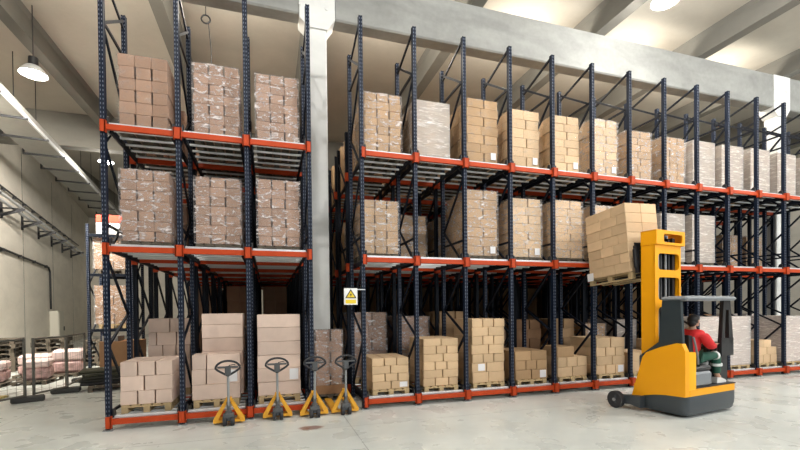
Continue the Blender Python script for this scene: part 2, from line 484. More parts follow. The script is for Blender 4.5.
# roller lanes -------------------------------------------------------
m=MB();m.tube([(-.47,0,0),(.47,0,0)],.022,10);ROLL=m.mesh('roller',ROLLM,True)
m=MB();L8=8*ROW-.4
m.box(-.012,.012,0,L8,-.05,.045);m.box(-.035,.012,0,L8,-.05,-.044);RAIL=m.mesh('side_rail',NAVY2)
m=MB();m.bbox(-.50,.50,-.03,.05,.0,.045,.006);ENTRY=m.mesh('entry_plate',GALV)
m=MB()
m.prism([(-.05,0),(.05,0),(.07,.06),(.05,.12),(0,.14),(-.04,.11)],'x',-.012,.012);GUIDE=m.mesh('entry_guide',BLACK)
RS=.32;R0=.12
def lane(t,x0,zl,i,l,n,rs):
    p=link('side_rail',RAIL,t,((i+.5)*PITCH-.485,.06,zl))
    q=link('side_rail',RAIL,t,((i+.5)*PITCH+.485,.06,zl))
    xc=(i+.5)*PITCH
    link('entry_plate',ENTRY,t,(xc,.03,zl+.05))
    for s in (-1,1): link('entry_guide',GUIDE,t,(xc+s*.50,.03,zl+.07))
    for k in range(n): link('roller',ROLL,t,(xc,.06+R0+k*RS,zl+.028))
    y=.06+R0+n*RS
    while y<L8:
        rs.tube([(xc-.47,y,zl+.028),(xc+.47,y,zl+.028)],.022,6);y+=RS
def rack(name,label,x0,n,zl,nrow,detail_rows):
    t=thing(name,label,'rack',(x0,0,0))
    stuff_u=MB();stuff_b=MB();stuff_o=MB()
    for rw in range(nrow):
        y=rw*ROW
        for i in range(n+1):
            x=i*PITCH
            if rw<detail_rows:
                for me,yy in (((POSTF,y),(POSTB,y+FD)) if rw==0 else ((POSTS,y),(POSTS,y+FD))):
                    p=link('upright',me,t,(x,yy,0))
                    link('base_plate',BASE,p)
                link('frame_bracing',BRACE if rw==0 else BRACES,t,(x,y,0))
            else:
                for yy,hh in ((y,6.3),(y+FD,6.3)):
                    stuff_u.box(x-.038,x+.038,yy-.035,yy+.05,0,hh)
                zs=[.35,1.45,2.0,3.0,3.9,4.95,5.9]
                for k in range(len(zs)-1):
                    a,b=(FD,0) if k%2==0 else (0,FD)
                    stuff_b.bar((x,y+a,zs[k]),(x,y+b,zs[k+1]),.035,.045)
        for li,z in enumerate(zl):
            for i in range(n):
                if rw<2:
                    b=link('beam',BEAM1,t,(i*PITCH,y-.045,z))
                    if rw==0:
                        link('beam_connector',CONNL if i==0 else CONN,b,(0,.05-.05,0))
                        if i==n-1: link('beam_connector',CONNR,b,(PITCH,0,0))
                    else:
                        link('beam_connector',CONN,b,(0,0,0))
                else:
                    if li==0 and rw>2: continue
                    stuff_o.box(i*PITCH,(i+1)*PITCH,y-.065,y-.01,z-.06,z+.06)
                    stuff_o.box(i*PITCH-.08,i*PITCH+.08,y-.075,y-.05,z-.1,z+.1)
    if stuff_u.v:
        o=stuff_u.build('upright',NAVY2,t);o['kind']='stuff'
        o=stuff_b.build('frame_bracing',NAVY2,t);o['kind']='stuff'
    o=stuff_o.build('beam',ORANGE,t);o['kind']='stuff'
    rs=MB()
    for l,z in enumerate(zl):
        for i in range(n): lane(t,x0,z,i,l,5 if n<5 else (0 if l==0 else 3),rs)
    o=rs.build('roller',ROLLM,t,smooth=True);o['kind']='stuff'
    return t
LZ=(.151,3.115,5.193);RZ=(.151,3.05,5.208)
RX0=4.50;NR=13
rack('pallet_rack','tall navy pallet rack with orange beams, three bays wide, left of the column',0,3,LZ,8,3)
rack('pallet_rack','long navy pallet rack with orange beams running right from the concrete column',RX0,NR,RZ,8,2)

ORD=['first','second','third','fourth','fifth','sixth','seventh','eighth','ninth','tenth','eleventh','twelfth','thirteenth']
def bayname(side,i):
    if side=='L': return ['leftmost bay of the rack','middle bay left of the column','bay next to the column, on its left'][i]
    return '%s bay right of the column'%ORD[i]
LV=['floor','middle','upper']
# ------------------------------------------------------------------ pallets, cartons, loads
def pallet_meshes(w=.8,d=1.2,mt=WOOD):
    dk=MB()
    n=5;bw=.13
    for k in range(n):
        x=-w/2+bw/2+k*(w-bw)/(n-1)
        dk.bbox(x-bw/2,x+bw/2,0,d,.122,.144,.003)
    for y in (.0,d/2-.05,d-.1): dk.box(-w/2,w/2,y,y+.1,.1,.122)
    sk=MB()
    for y in (0,d/2-.05,d-.1): sk.bbox(-.05,.05,y,y+.1,.022,.1,.003)
    sk.box(-.05,.05,0,d,0,.022)
    return dk.mesh('deck',mt),sk.mesh('skid',mt)
PD,PS=pallet_meshes()
PDG,PSG=pallet_meshes(mt=WOODG)
def add_pallet(parent,loc=(0,0,0),w=.8,me=None):
    d,s=me or (PD,PS)
    link('deck',d,parent,loc)
    for x in (-.35,0,.35): link('skid',s,parent,(loc[0]+x,loc[1],loc[2]))
_c={}
def carton_mesh(w,d,h,mt,seam=True):
    k=(round(w,3),round(d,3),round(h,3),mt.name)
    if k not in _c:
        m=MB();m.bbox(-w/2,w/2,0,d,0,h,.006)
        _c[k]=m.mesh('carton',mt)
    return _c[k]
def film_mesh(w,d,h,mt,key):
    """wrapped skin with soft bulges"""
    rr=random.Random(key)
    m=MB();nx,ny,nz=9,11,14
    def wob(x,y,z): return .010*sin(9*x+key)*sin(13*z+key*2)+.007*sin(23*z+5*y+key)+rr.uniform(-.004,.004)
    e=.014
    def grid(fn,a,b):
        n=len(m.v);vs=[];fs=[]
        for i in range(a+1):
            for j in range(b+1): vs.append(fn(i/a,j/b))
        for i in range(a):
            for j in range(b):
                q=i*(b+1)+j;fs.append((q,q+1,q+b+2,q+b+1))
        m.add(vs,fs)
    W,D=w/2+e,d+e
    grid(lambda s,t:(-W+2*W*s,-e-max(0,wob(s,0,t)) if 0<s<1 and 0<t<1 else -e,h*t*1.003),nx,nz)
    grid(lambda s,t:(-W-(max(0,wob(s,1,t)) if 0<s<1 and 0<t<1 else 0),-e+(D+e)*s,h*t*1.003),ny,nz)
    grid(lambda s,t:(W+(max(0,wob(s,2,t)) if 0<s<1 and 0<t<1 else 0),-e+(D+e)*s,h*t*1.003),ny,nz)
    grid(lambda s,t:(-W+2*W*s,D,h*t*1.003),nx,nz)
    grid(lambda s,t:(-W+2*W*s,-e+(D+e)*t,h*1.003+.006),nx,ny)
    return m.mesh('stretch_film',mt,True)
_f={}
def wrapped(label,x,y,z,w,h,nx,nz,cm,fm,side=True,group=None,key=0,gap=.012,paper=False,jit=.006,sag=0,name='wrapped_pallet_load',pallet=True,d=1.15):
    """z = underside of the pallet; h = height of the cartons"""
    t=thing(name,label,'pallet load',(x,y,z),(0,0,random.uniform(-.02,.02)),group)
    if pallet: add_pallet(t,me=(PDG,PSG) if z>2 else None)  # dark wood for upper pallets, shade under the lanes put into colour too
    ch=h/nz
    rr=random.Random(key)
    for k in range(nz):
        off=rr.uniform(-jit,jit)*1.5
        g2=gap*2.6 if k%2==0 else gap*.5
        ws=[w/nx]*nx if nx!=2 else ([w*.55,w*.45] if k%2==0 else [w*.45,w*.55])
        xa=-w/2
        for i in range(nx):
            cw=ws[i]
            dd=d if (not side or i>0) else d/3
            me=carton_mesh(cw-g2,dd-gap,ch-.004,cm)
            cx=xa+cw*.5+off;xa+=cw
            link('carton',me,t,(cx,rr.uniform(0,jit),.146+k*ch),(0,0,rr.uniform(-.012,.012)))
            if side and i==0:
                me=carton_mesh(cw-g2,d/3-gap,ch-.004,cm)
                for q in (1,2): link('carton',me,t,(cx+rr.uniform(-jit,jit),d/3*q,.146+k*ch))
    if fm:
        kk=(round(w,2),round(h,2),fm.name,key%3,d)
        if kk not in _f: _f[kk]=film_mesh(w+.02,d,h,fm,key%3)
        link('stretch_film',_f[kk],t,(0,0,.146))
    if paper:
        MB().box(w/2-.20,w/2-.07,-.030,-.024,.20,.36).build('paper_label',PAPER,t)
    return t
G='film-wrapped carton loads in the racks'
key=0
# --- left rack upper levels
for i in range(3):
    xs=(.545,1.76,2.87)[i]
    for l in (2,1):
        z=LZ[l]+.054
        top=[(6.67,6.70,6.67),(4.61,4.57,4.62)][2-l][i]
        key+=1
        kd=(i==0 and l==2)
        wrapped(('plain' if kd else 'glinting film-wrapped')+' pinkish carton load, %s level, %s'%(LV[l],bayname('L',i)),xs,.30,z,.80,top-z-.146,3,6 if kd else 7,KRAFT2,FILMB if kd else FILMP,False,G,key)
# --- right rack, upper level
up=[(5.03,6.62,3,7,KRAFT,FILMP,1),(6.15,6.60,3,7,KRAFT,FILMW,1),(7.395,6.83,2,7,KRAFT,FILMB,0),(8.525,6.73,2,6,KRAFT4,FILMB,0),(9.69,6.74,2,7,KRAFT4,FILMB,0),
    (10.88,6.80,2,7,KRAFT4,FILM,0),(12.0,6.64,2,7,KRAFT,FILM,0),(13.2,6.61,3,7,KRAFT,FILM,1),(14.3,6.62,3,7,KRAFT,FILMW,1),(15.42,6.62,3,7,KRAFT,FILMW,1),(16.56,6.64,3,7,KRAFT,FILMW,1),(17.71,6.62,3,7,KRAFT,FILMW,1),(18.86,6.62,3,7,KRAFT,FILMW,1)]
for i,(x,top,nx,nz,cm,fm,gl) in enumerate(up):
    key+=1;z=RZ[2]+.054
    desc={FILMW.name:'white film-wrapped',FILMP.name:'shiny film-wrapped',FILM.name:'clear film-wrapped',FILMB.name:'brown barely wrapped'}[fm.name]
    wrapped('%s carton load, upper level, %s'%(desc,bayname('R',i)),x,.27,z,.80,top-z-.146,nx,nz,cm,fm,True,G,key,paper=(i in (2,3,4,5)))
# --- right rack, middle level (some bays empty in front)
mid={0:(5.0,.45,4.40,3,7,KRAFT,FILM),2:(7.36,.27,4.75,2,7,KRAFT,FILM),3:(8.56,.27,4.64,2,7,KRAFT4,FILM),4:(9.71,.2,4.65,2,7,KRAFT4,FILM),5:(10.9,.27,4.62,2,7,KRAFT4,FILM),7:(13.15,.27,4.55,3,7,KRAFT,FILMW),8:(14.28,.27,4.57,3,7,KRAFT,FILMW)}
for i,(x,y,top,nx,nz,cm,fm) in mid.items():
    key+=1;z=RZ[1]+.054
    wrapped('film-wrapped carton load, middle level, %s'%bayname('R',i),x,y,z,.80,top-z-.146,nx,nz,cm,fm,True,G,key,paper=(i in (2,3)))
# --- second row loads deeper in the lanes
for i in range(NR):
    for l in (1,2):
        z=RZ[l]+.054
        key+=1
        if l==1 and i in (9,10): continue
        hh=1.05 if (l==1 and i==0) else 1.2
        y2=1.86
        wrapped('wrapped carton load in second row, %s level, %s'%(LV[l],bayname('R',i)),RX0+(i+.5)*PITCH-.02,y2,z,.80,hh,2,5,KRAFT,FILM if l==1 else FILMB,False,'second-row loads in the racks',key)
for i in range(3):
    for l in (1,2):
        z=LZ[l]+.054;key+=1
        wrapped('wrapped carton load in second row, %s level, %s'%(LV[l],bayname('L',i)),(i+.5)*PITCH,1.86,z,.80,1.05,2,5,KRAFT2,FILMB,False,'second-row loads in the racks',key)

def deep(label,x0,n,zl,rows,lv,cm):  # carton rows added to keep light out of the rack interior
    m=MB();rr=random.Random(4)
    for rw in rows:
        for i in range(n):
            for l in lv:
                if l==0 and rw==2 and x0>0 and i in (8,9): continue
                h=(1.2 if rw<4 else 2.55) if l==0 else 1.3
                xc=(i+.5)*PITCH+x0
                m.box(xc-.4,xc+.4,rw*ROW+.21,rw*ROW+1.36,zl[l]+.056,zl[l]+.08)
                for s in (-.36,0,.36): m.box(xc+s-.05,xc+s+.05,rw*ROW+.21,rw*ROW+1.36,zl[l]+.08,zl[l]+.18)
                nz=5
                for k in range(nz):
                    o=rr.uniform(-.01,.01);a=zl[l]+.185+h/nz*k
                    for q in (0,1): m.box(xc-.4+q*.4+o,xc-.4+q*.4+.39+o,rw*ROW+.21,rw*ROW+1.36,a,a+h/nz-.005)
    o=m.build('light_block_cartons',cm);tag(o,label,'box',kind='stuff')
deep('carton loads added to block light deep inside the left three-bay rack',0,3,LZ,range(2,8),(0,1,2),KRAFT2)
deep('carton loads added to block light deep inside the long right rack',RX0,NR,RZ,range(2,8),(0,1,2),KRAFT)
# ------------------------------------------------------------------ floor level: loose cartons on pallets
COLN={1:[''],2:['left','right'],3:['left','middle','right'],4:['first','second','third','fourth']}
ROWN=['bottom','second','third','fourth','fifth','sixth','seventh']
FZ=.151+.054
def pallet_at(label,x,y,z=FZ,me=None,rz=0):
    t=thing('wooden_pallet',label,'pallet',(x,y,z),(0,0,rz),'wooden pallets on the floor level')
    add_pallet(t,me=me);return t
def carton(label,x,y,z,w,d,h,mt,rz=0,group=None,paper=False):
    t=link('carton',carton_mesh(w,d,h,mt),None,(x,y,z),(0,0,rz))
    tag(t,label,'box',group)
    if paper:
        o=MB().box(w/2-.21,w/2-.04,-.006,-.003,.03,min(.26,h-.02)).build('paper_label',PAPER,t)
        o['label']='white paper label'
    return t
def stack(where,x,y,w,rows,mt,d=.95,z=FZ+.146,colour='beige',paper=None,jit=.008,key=1,gap=.016):
    """rows: list of (height, [relative widths]) bottom to top"""
    rr=random.Random(key);g='cartons of the stack '+where
    tot=len(rows);cnt=0
    for k,(h,ws) in enumerate(rows):
        s=sum(abs(q) for q in ws);xx=x-w/2+rr.uniform(-jit,jit)
        vis=[q for q in ws if q>0];vi=0
        for j,q in enumerate(ws):
            cw=w*abs(q)/s
            if q>0:
                n=len(vis)
                rn='top' if k==tot-1 and tot>1 else ROWN[k]
                cn={1:'',2:('left','right'),3:('left','middle','right'),4:('far left','inner left','inner right','far right')}[n]
                cn=(cn[vi]+' ') if cn else ''
                carton('%s %s%s-row carton, %s'%(colour,cn,rn,where),xx+cw/2,y+rr.uniform(0,.015),z,cw-gap-.004,d,h-.004,mt,rr.uniform(-.004,.004),g,paper=(paper==(k,vi)))
                vi+=1
            xx+=cw
        z+=h
# left rack
pallet_at('wooden pallet under the low stack, leftmost bay of the rack',.50,.30)
stack('low stack left of all pallet jacks',.50,.32,.86,[(.25,[1,1,1]),(.27,[1.35,1.65]),(.26,[1,1,1])],KRAFT3,paper=None,key=3,gap=.022,colour='pale beige')
pallet_at('wooden pallet under cartons behind the leftmost pallet jack',1.68,.30)
stack('front stack behind leftmost pallet jack',1.68,.32,.86,[(.29,[1]),(.29,[.3,.7]),(.28,[.3,.7])],KRAFT3,d=.40,key=4,colour='pale beige',paper=(1,1))
stack('tall rear stack behind leftmost pallet jack',1.76,.74,.78,[(.30,[1]),(.30,[1]),(.28,[1]),(.27,[1]),(.27,[1]),(.22,[1])],KRAFT3,d=.7,key=5,colour='pale beige')
pallet_at('wooden pallet under tall stack behind the second pallet jack',2.84,.30)
stack('tall stack behind second pallet jack',2.84,.32,.84,[(.27,[1]),(.27,[1]),(.26,[1]),(.27,[1]),(.28,[1]),(.26,[1])],KRAFT3,key=6,colour='pale beige',paper=(1,0))
# second row, left rack
pallet_at('wooden pallet in second row, leftmost bay, floor level',.575,1.87)
stack('mixed stack in second row, leftmost bay',.575,1.88,.84,[(.33,[1]),(.33,[1]),(.30,[1,.9,1]),(.28,[.5,1.2,.9]),(.30,[1,1])],KRAFT3,key=7,colour='greyish')
wrapped('grey wrapped load in second row of the middle left bay',1.72,1.86,FZ,.8,1.3,2,4,KRAFT2,FILM,False,G,61)
wrapped('brown wrapped load in second row beside the column',2.86,1.86,FZ,.8,1.55,2,5,KRAFT,FILM,False,G,62)
# gap load (stands on the floor)
PDH=pallet_meshes(.8,.52,WOODG)
t=pallet_at('dark wooden pallet on the floor under wrapped load before the column',3.96,1.06,0.0,PDH)
carton('flat brown carton under the wrapped load in front of the column',3.96,1.07,.147,.66,.50,.2,KRAFTD,0)
wrapped('dull film-wrapped carton load in front of the concrete column',3.93,1.08,.203,.60,1.24,2,5,KRAFT2,FILM,False,G,63,name='wrapped_carton_load',pallet=False,d=.48)
# right rack floor level
def rp(i,extra=''):
    x=RX0+(i+.5)*PITCH
    return x
spec=[
 (0,5.10,.82,[(.165,[1,1]),(.165,[1,1.0,.9]),(.165,[1,1]),(.165,[1,1,1])],KRAFT4,(0,1)),
 (1,6.25,.84,[(.175,[1,1.1,.8]),(.175,[1.2,1]),(.175,[1,1,1]),(.175,[1.3,1]),(.175,[1,.8,.9]),(.16,[1,1])],KRAFT4,(1,2)),
 (2,7.42,.84,[(.24,[1,1]),(.21,[1,1.2]),(.20,[1,1,1]),(.21,[1.1,1]),(.20,[1,1,1]),(.20,[1,1]),(.19,[1,1,1])],KRAFT4,(1,0)),
 (3,8.56,.88,[(.23,[1,1]),(.22,[1,1,1]),(.22,[1,1])],KRAFT,(0,1)),
 (4,9.73,.88,[(.24,[1,1]),(.24,[.9,1,1])],KRAFT4,None),
 (5,10.90,.90,[(.23,[1,1,1]),(.22,[1.2,1]),(.22,[1,1,1]),(.24,[1,1])],KRAFT4,(0,2)),
 (6,12.0,.86,[(.26,[1,1]),(.24,[1,1,1])],KRAFT4,None),
 (7,13.14,.86,[(.26,[1,1]),(.26,[1,1]),(.26,[1,1])],KRAFT4,None),
 (10,16.62,.88,[(.24,[1,1,1]),(.22,[1.1,1]),(.21,[1,1,-.7])],KRAFT4,None),
]
for i,x,w,rows,mt,pp in spec:
    pallet_at('wooden pallet under loose cartons, %s'%bayname('R',i),x,.10)
    stack('%s'%bayname('R',i),x,.12,w,rows,mt,key=20+i,paper=pp,colour='light brown')
carton('brown carton lying on top, left, fifth bay right of the column',9.56,.16,FZ+.146+.48,.5,.6,.25,KRAFT,.03)
for i,x in ((8,14.28),(9,15.45)):
    key+=1
    wrapped('white film-wrapped load on the floor level, %s'%bayname('R',i),x,.10,FZ,.8,1.38,2,6,KRAFT3,FILMW,True,G,key)
key+=1;wrapped('white film-wrapped load on the floor level, twelfth bay right of column',17.74,.10,FZ,.8,1.36,2,6,KRAFT3,FILMW,True,G,key)
# second row, floor level, right
sec=[(0,5.42,1.62,KRAFT2,FILM),(1,6.55,1.50,KRAFT2,FILM),(2,7.75,1.62,KRAFT,None),(3,9.65,1.36,KRAFT2,FILMB),(4,10.9,1.36,KRAFTD,None),(5,12.3,1.36,KRAFT,None),(6,13.2,1.2,KRAFT,FILM),(7,14.2,1.3,KRAFT,FILMW),(9,16.3,1.3,KRAFT3,FILMW),(10,17.2,1.42,KRAFTD,None),(11,18.4,1.4,KRAFT3,FILMW),(12,18.9,1.4,KRAFT3,FILMW)]
for i,x,h,cm,fm in sec:
    key+=1
    x=RX0+(i+.5)*PITCH
    wrapped('%s load in second row, floor level, %s'%('film-wrapped' if fm else 'plain brown carton',bayname('R',i)),x,1.86,FZ,.84,h,2,5,cm,fm,True,'second-row loads in the racks',key)

# ------------------------------------------------------------------ pallet jacks
def jack(label,x,y,rz,turn):
    t=thing('pallet_jack',label,'pallet jack',(x,y,0),(0,0,rz),'hand pallet jacks parked along the rack')
    for s in (-1,1):
        m=MB();m.prism([(0.02,.035),(1.16,.035),(1.2,.05),(1.16,.082),(.02,.082)],'x',s*.185-.07,s*.185+.07)
        m.lathe([(.032,-.05),(.032,.05)],10,(s*.185,1.05,.032),'x')
        m.build('fork',JYEL,t)
    m=MB()
    for s in (-1,1):       # A-shaped battery frame, leaning back
        m.prism([(s*.045,.47),(s*.265,.10),(s*.265,.035),(s*.20,.035),(s*.165,.12),(s*.02,.41)][::s],'y',-.035,.035)
    m.prism([(-.25,.04),(.25,.04),(.25,.085),(-.25,.085)],'y',-.03,.06)
    m.prism([(-.06,.42),(.06,.42),(.045,.49),(-.045,.49)],'y',-.05,.05)
    m.build('a_frame',JYEL,t)
    m=MB();m.lathe([(.055,.09),(.06,.12),(.06,.26),(.035,.28),(.035,.42)],14,(0,-.10,0));m.bbox(-.09,.09,-.17,-.03,.14,.22,.01)
    m.build('hydraulic_pump',JGREY,t,smooth=True)
    for s in (-1,1):
        m=MB();m.lathe([(.03,-.03),(.085,-.03),(.09,-.02),(.09,.02),(.085,.03),(.03,.03)],18,(s*.065,-.12,.09),'x')
        m.build('steer_wheel',RUBBER,t,smooth=True)
    H=Vector((0,-.10,.24));T=Vector((turn*.02,-.16,.88))
    m=MB();m.tube([H,H.lerp(T,.5),T],[.026,.022,.022],10);m.build('handle_bar',GALVD,t,smooth=True)
    # loop handle
    m=MB();pts=[]
    for k in range(24):
        a=2*pi*k/24
        xx=.20*sin(a);zz=.13*cos(a)
        if zz<0: xx*=1-.75*(-zz/.13)**1.2
        pts.append(T+Vector((xx,-.03-.03*zz,.15+zz)))
    m.tube(pts,.019,8,True)
    o=m.build('handle_loop',RUBBER,t,smooth=True)
    m=MB();m.tube([T+Vector((-.17,-.035,.17)),T+Vector((.17,-.035,.17))],.018,8);m.bbox(T.x-.05,T.x+.05,T.y-.06,T.y-.01,T.z+.02,T.z+.19,.015)
    m.build('handle_grip',JGREY,t)
    m=MB();m.tube([T+Vector((.02,-.06,.2)),T+Vector((.1,-.1,.22)),T+Vector((.13,-.1,.21))],.008,6);m.build('release_lever',BLACK,t)
    return t
jack('leftmost pallet jack, grey loop handle, in front of the middle left bay',1.95,-.27,0,.3)
jack('pallet jack second from the left, before the tall carton stack',2.79,-.16,.0,-.2)
jack('pallet jack third from the left, beside the rack post near the column',3.46,-.22,.0,.3)
jack('rightmost pallet jack, below the yellow and white warning sign',4.06,-.20,0,-.3)

# warning sign --------------------------------------------------------
t=thing('warning_sign','white and yellow warning sign with black triangle, bracketed beside the right rack','sign',(4.22,-.10,2.30))
MB().bbox(-.135,.135,-.006,.006,-.165,.165,.002).build('panel',mat('sign_white',(.88,.88,.86),.5),t)
SY=mat('sign_yellow',(.85,.62,.03),.5)
m=MB();m.prism([(-.115,-.035),(.115,-.035),(0,.145)],'y',-.011,-.006);m.build('triangle_border',BLACK,t)
m=MB();m.prism([(-.083,-.017),(.083,-.017),(0,.113)],'y',-.014,-.011);m.build('triangle_field',SY,t)
m=MB();m.prism([(.012,.085),(-.024,.022),(-.002,.022),(-.014,-.012),(.026,.04),(.004,.04)],'y',-.017,-.014);m.build('bolt_symbol',BLACK,t)
m=MB();m.box(-.105,.105,-.010,-.006,-.14,-.065);m.build('text_strip',SY,t)
m=MB();m.box(-.135,.30,.006,.02,.13,.15);m.build('bracket',GALV,t)

# ------------------------------------------------------------------ lamps, hook
LAMPM=mat('lamp_glow',(1,1,1),.5,emit=(1,.95,.86),estr=28)
def high_bay(label,x,y,z,power,ctop=10.6,col=(1,.93,.82)):
    t=thing('high_bay_lamp',label,'lamp',(x,y,z),group='high-bay lamps under the roof')
    m=MB();m.lathe([(.06,.42),(.11,.40),(.12,.2),(.10,.17)],18);m.build('ballast',BLACK,t,smooth=True)
    m=MB();m.lathe([(.10,.18),(.18,.15),(.28,.03),(.32,-.06),(.325,-.07),(.315,-.065),(.27,.025),(.17,.14),(.1,.165)],28);m.build('reflector',GALV,t,smooth=True)
    m=MB();m.lathe([(.0,-.15),(.12,-.14),(.23,-.10),(.30,-.05),(.30,-.045),(0,-.02)],28);m.build('lens',LAMPM,t,smooth=True)
    m=MB();m.tube([(0,0,.42),(0,0,ctop-z)],.012,6);m.build('cord',BLACK,t)
    l=bpy.data.lights.new('point_light','POINT');l.energy=power;l.color=col;l.shadow_soft_size=.25
    lo=bpy.data.objects.new('point_light',l);COL.objects.link(lo);lo.parent=t;lo.location=(0,0,-.4)
    return t
high_bay('hanging high-bay lamp with bright dish near the top left of photo',-3.50,5.85,8.75,110)
high_bay('distant high-bay lamp glowing low beside the left rack post',-4.55,14.6,9.2,160)
high_bay('bright high-bay lamp under the roof slab above the reach truck',12.25,-.3,9.75,260,col=(1,.97,.92))
# a hanging cable with a ring
t=thing('hanging_cable','thin dark cable with a ring hanging above the middle left bay','cable',(1.15,4.0,10.0))
m=MB();pts=[(.11*cos(a*pi/6),0,.11*sin(a*pi/6)-.1) for a in range(12)];m.tube(pts,.022,8,True);m.build('ring',BLACK,t,smooth=True)
m=MB();m.tube([(.06,0,-.15),(.12,0,-.9),(.13,0,-3.4)],.012,6);m.tube([(0,0,.0),(0,0,.62)],.012,6);m.build('cord',BLACK,t)

# ------------------------------------------------------------------ reach truck
TA=R(8.0)
T0=Vector((9.72,-2.79,0))
tk=thing('reach_truck','yellow and dark grey reach truck with raised mast in front of the rack','forklift',T0,(0,0,TA))
def arc(cx,cy,r,a0,a1,n=6): return [(cx+r*cos(R(a0+(a1-a0)*k/n)),cy+r*sin(R(a0+(a1-a0)*k/n))) for k in range(n+1)]
W=1.74
plan=arc(.14,.14,.14,180,270,5)+arc(W-.24,.24,.24,270,360,8)+[(W,.98),(0.0,.98)]
def inset(pl,k,c=(.75,.5)): return [(c[0]+(p[0]-c[0])*k,c[1]+(p[1]-c[1])*k) for p in pl]
m=MB();n=len(plan);vs=[];fs=[]
lay=[(.05,.93),(.08,.965),(.16,.99),(.24,1.0),(.40,1.0)]
for z,k in lay: vs+=[(p[0],p[1],z) for p in inset(plan,k)]
for a in range(len(lay)-1):
    for i in range(n):
        j=(i+1)%n;fs.append((a*n+i,a*n+j,(a+1)*n+j,(a+1)*n+i))
fs.append(list(range(n))[::-1]);fs.append(list(range((len(lay)-1)*n,len(lay)*n)))
# front-left end of the skirt gets lower: handled by the yellow panel overlapping it
m.add(vs,fs);m.build('chassis_skirt',TDARK,tk,smooth=True)
# yellow step strip round the rear
p2=inset(plan,1.004);n=len(p2)
m=MB();m.prism(p2,'z',.40,.515);m.build('step_plate',YEL,tk)
# yellow left side panel (curved lower edge)
low=[(1.03,.21),(.9,.26),(.75,.315),(.55,.36),(.35,.385),(.0,.40)]
pan=[(.0,1.30),(.08,1.355),(.16,1.36),(.45,1.27),(.72,1.15),(.80,1.05)]
m=MB();m.prism([(a,b) for a,b in low[::-1]][::1]+[(.80,1.05)][:0]+[(1.03,.25),(.80,1.05),(.72,1.15),(.45,1.27),(.16,1.36),(.06,1.355),(.0,1.22)],'x',-.012,.10)
m.build('side_panel',YEL,tk)
m=MB();m.prism(arc(.08,.08,.07,180,270,5)+[(.33,.01),(.33,.22),(.01,.22)],'z',.50,1.19);m.build('rear_cover',mat('truck_yellow_lit',(.95,.47,.003),.4,spec=.35),tk,smooth=True)  # brighter copy of the truck yellow, lit rear face put into the colour
# battery compartment behind the driver towards the mast
MB().bbox(.10,W-.03,.58,.96,.42,1.08,.03).build('battery_cover',TDARK,tk)
MB().box(.33,W-.06,.04,.58,.515,.53).build('floor_mat',RUBBER,tk)
m=MB();m.bbox(.34,.94,.06,.56,.53,.81,.04);m.build('seat_box',TGREY,tk)
m=MB();m.bbox(.36,.97,.08,.54,.80,.915,.04);m.build('seat_cushion',BLACK,tk)
m=MB();m.prism([(.36,.90),(.45,.90),(.40,1.25),(.37,1.48),(.27,1.50),(.27,1.2)],'y',.10,.52);m.build('seat_backrest',BLACK,tk)
MB().tube([(.50,.07,.95),(.50,.07,1.02),(.43,.07,1.28),(.36,.07,1.46)],.018,8).build('backrest_frame',TGREY,tk,smooth=True)
# console in front of the driver
m=MB();m.prism([(1.42,.53),(W-.03,.53),(W-.03,1.30),(1.50,1.30),(1.44,1.05)],'y',.20,.56);m.build('console',BLACK,tk)
MB().bbox(1.46,W-.04,.17,.36,1.10,1.32,.03).build('display_housing',TGREY,tk)
m=MB();m.lathe([(.02,0),(.10,.0),(.105,.02),(.09,.035),(.02,.03)],18,(1.34,.36,1.22));m.tube([(1.46,.42,1.0),(1.34,.36,1.23)],.03,8);m.lathe([(.02,.03),(.025,.07),(.0,.085)],10,(1.28,.32,1.22));m.build('steering_wheel',BLACK,tk,smooth=True)
for q in range(3):
    MB().tube([(1.45,.20+q*.06,1.12),(1.41,.20+q*.06,1.25)],.014,8).build('control_lever',JGREY,tk)
# overhead guard
m=MB();m.bbox(.0,W-.12,-.02,.46,2.13,2.21,.035);m.build('overhead_guard',TGREY,tk)
m=MB()
for q in range(6): m.box(.2+q*.22,.26+q*.22,.0,.44,2.208,2.22)
m.build('guard_bars',LGREY,tk)
MB().prism([(.06,1.30),(.50,1.22),(.80,1.08),(.84,1.10),(.50,1.36),(.43,2.14),(.10,2.14)],'x',.02,.09).build('left_pillar',mat('pillar_dark',(.022,.035,.042),.4),tk)
m=MB()
m.prism([(1.30,1.30),(1.40,1.30),(1.46,2.14),(1.38,2.14)],'y',.09,.16);m.prism([(1.56,1.30),(W-.03,1.30),(W-.14,2.14),(1.54,2.14)],'y',.09,.16)
m.box(1.39,1.58,.09,.16,1.95,2.14);m.box(1.30,W-.03,.09,.16,1.06,1.40)
m.build('right_pillar',BLACK,tk)
MB().tube([(W-.02,.30,.5),(W-.0,.30,1.2),(W-.04,.28,1.8),(W-.14,.26,2.13)],.022,8).build('grab_rail',LGREY,tk,smooth=True)
# straddle legs with load wheels
for s,x0,x1 in ((0,.06,-.22),(1,W-.06,W+.04)):
    m=MB();m.prism([(x0-.06,.9),(x1-.07,1.20),(x1+.07,1.20),(x0+.18 if s==0 else x0+.06,.9)] if s==0 else [(x0-.16,.9),(x1-.07,1.20),(x1+.07,1.20),(x0+.06,.9)],'z',.10,.27)
    m.prism([(.75,.07),(1.19,.16),(1.19,.26),(.75,.30)],'x',x1-.06 if s else -.16,x1+.02 if s else -.02)
    m.build('straddle_leg',TDARK,tk)
    m=MB();m.lathe([(.05,-.055),(.15,-.06),(.17,-.045),(.17,.045),(.15,.06),(.05,.055)],24,(x1,1.22,.17),'x');w=m.build('load_wheel',RUBBER,tk,smooth=True)
    m=MB();m.lathe([(.0,-.075),(.035,-.07),(.035,.07),(0,.075)],12,(x1,1.22,.17),'x');m.build('hub',GALVD,w,smooth=True)
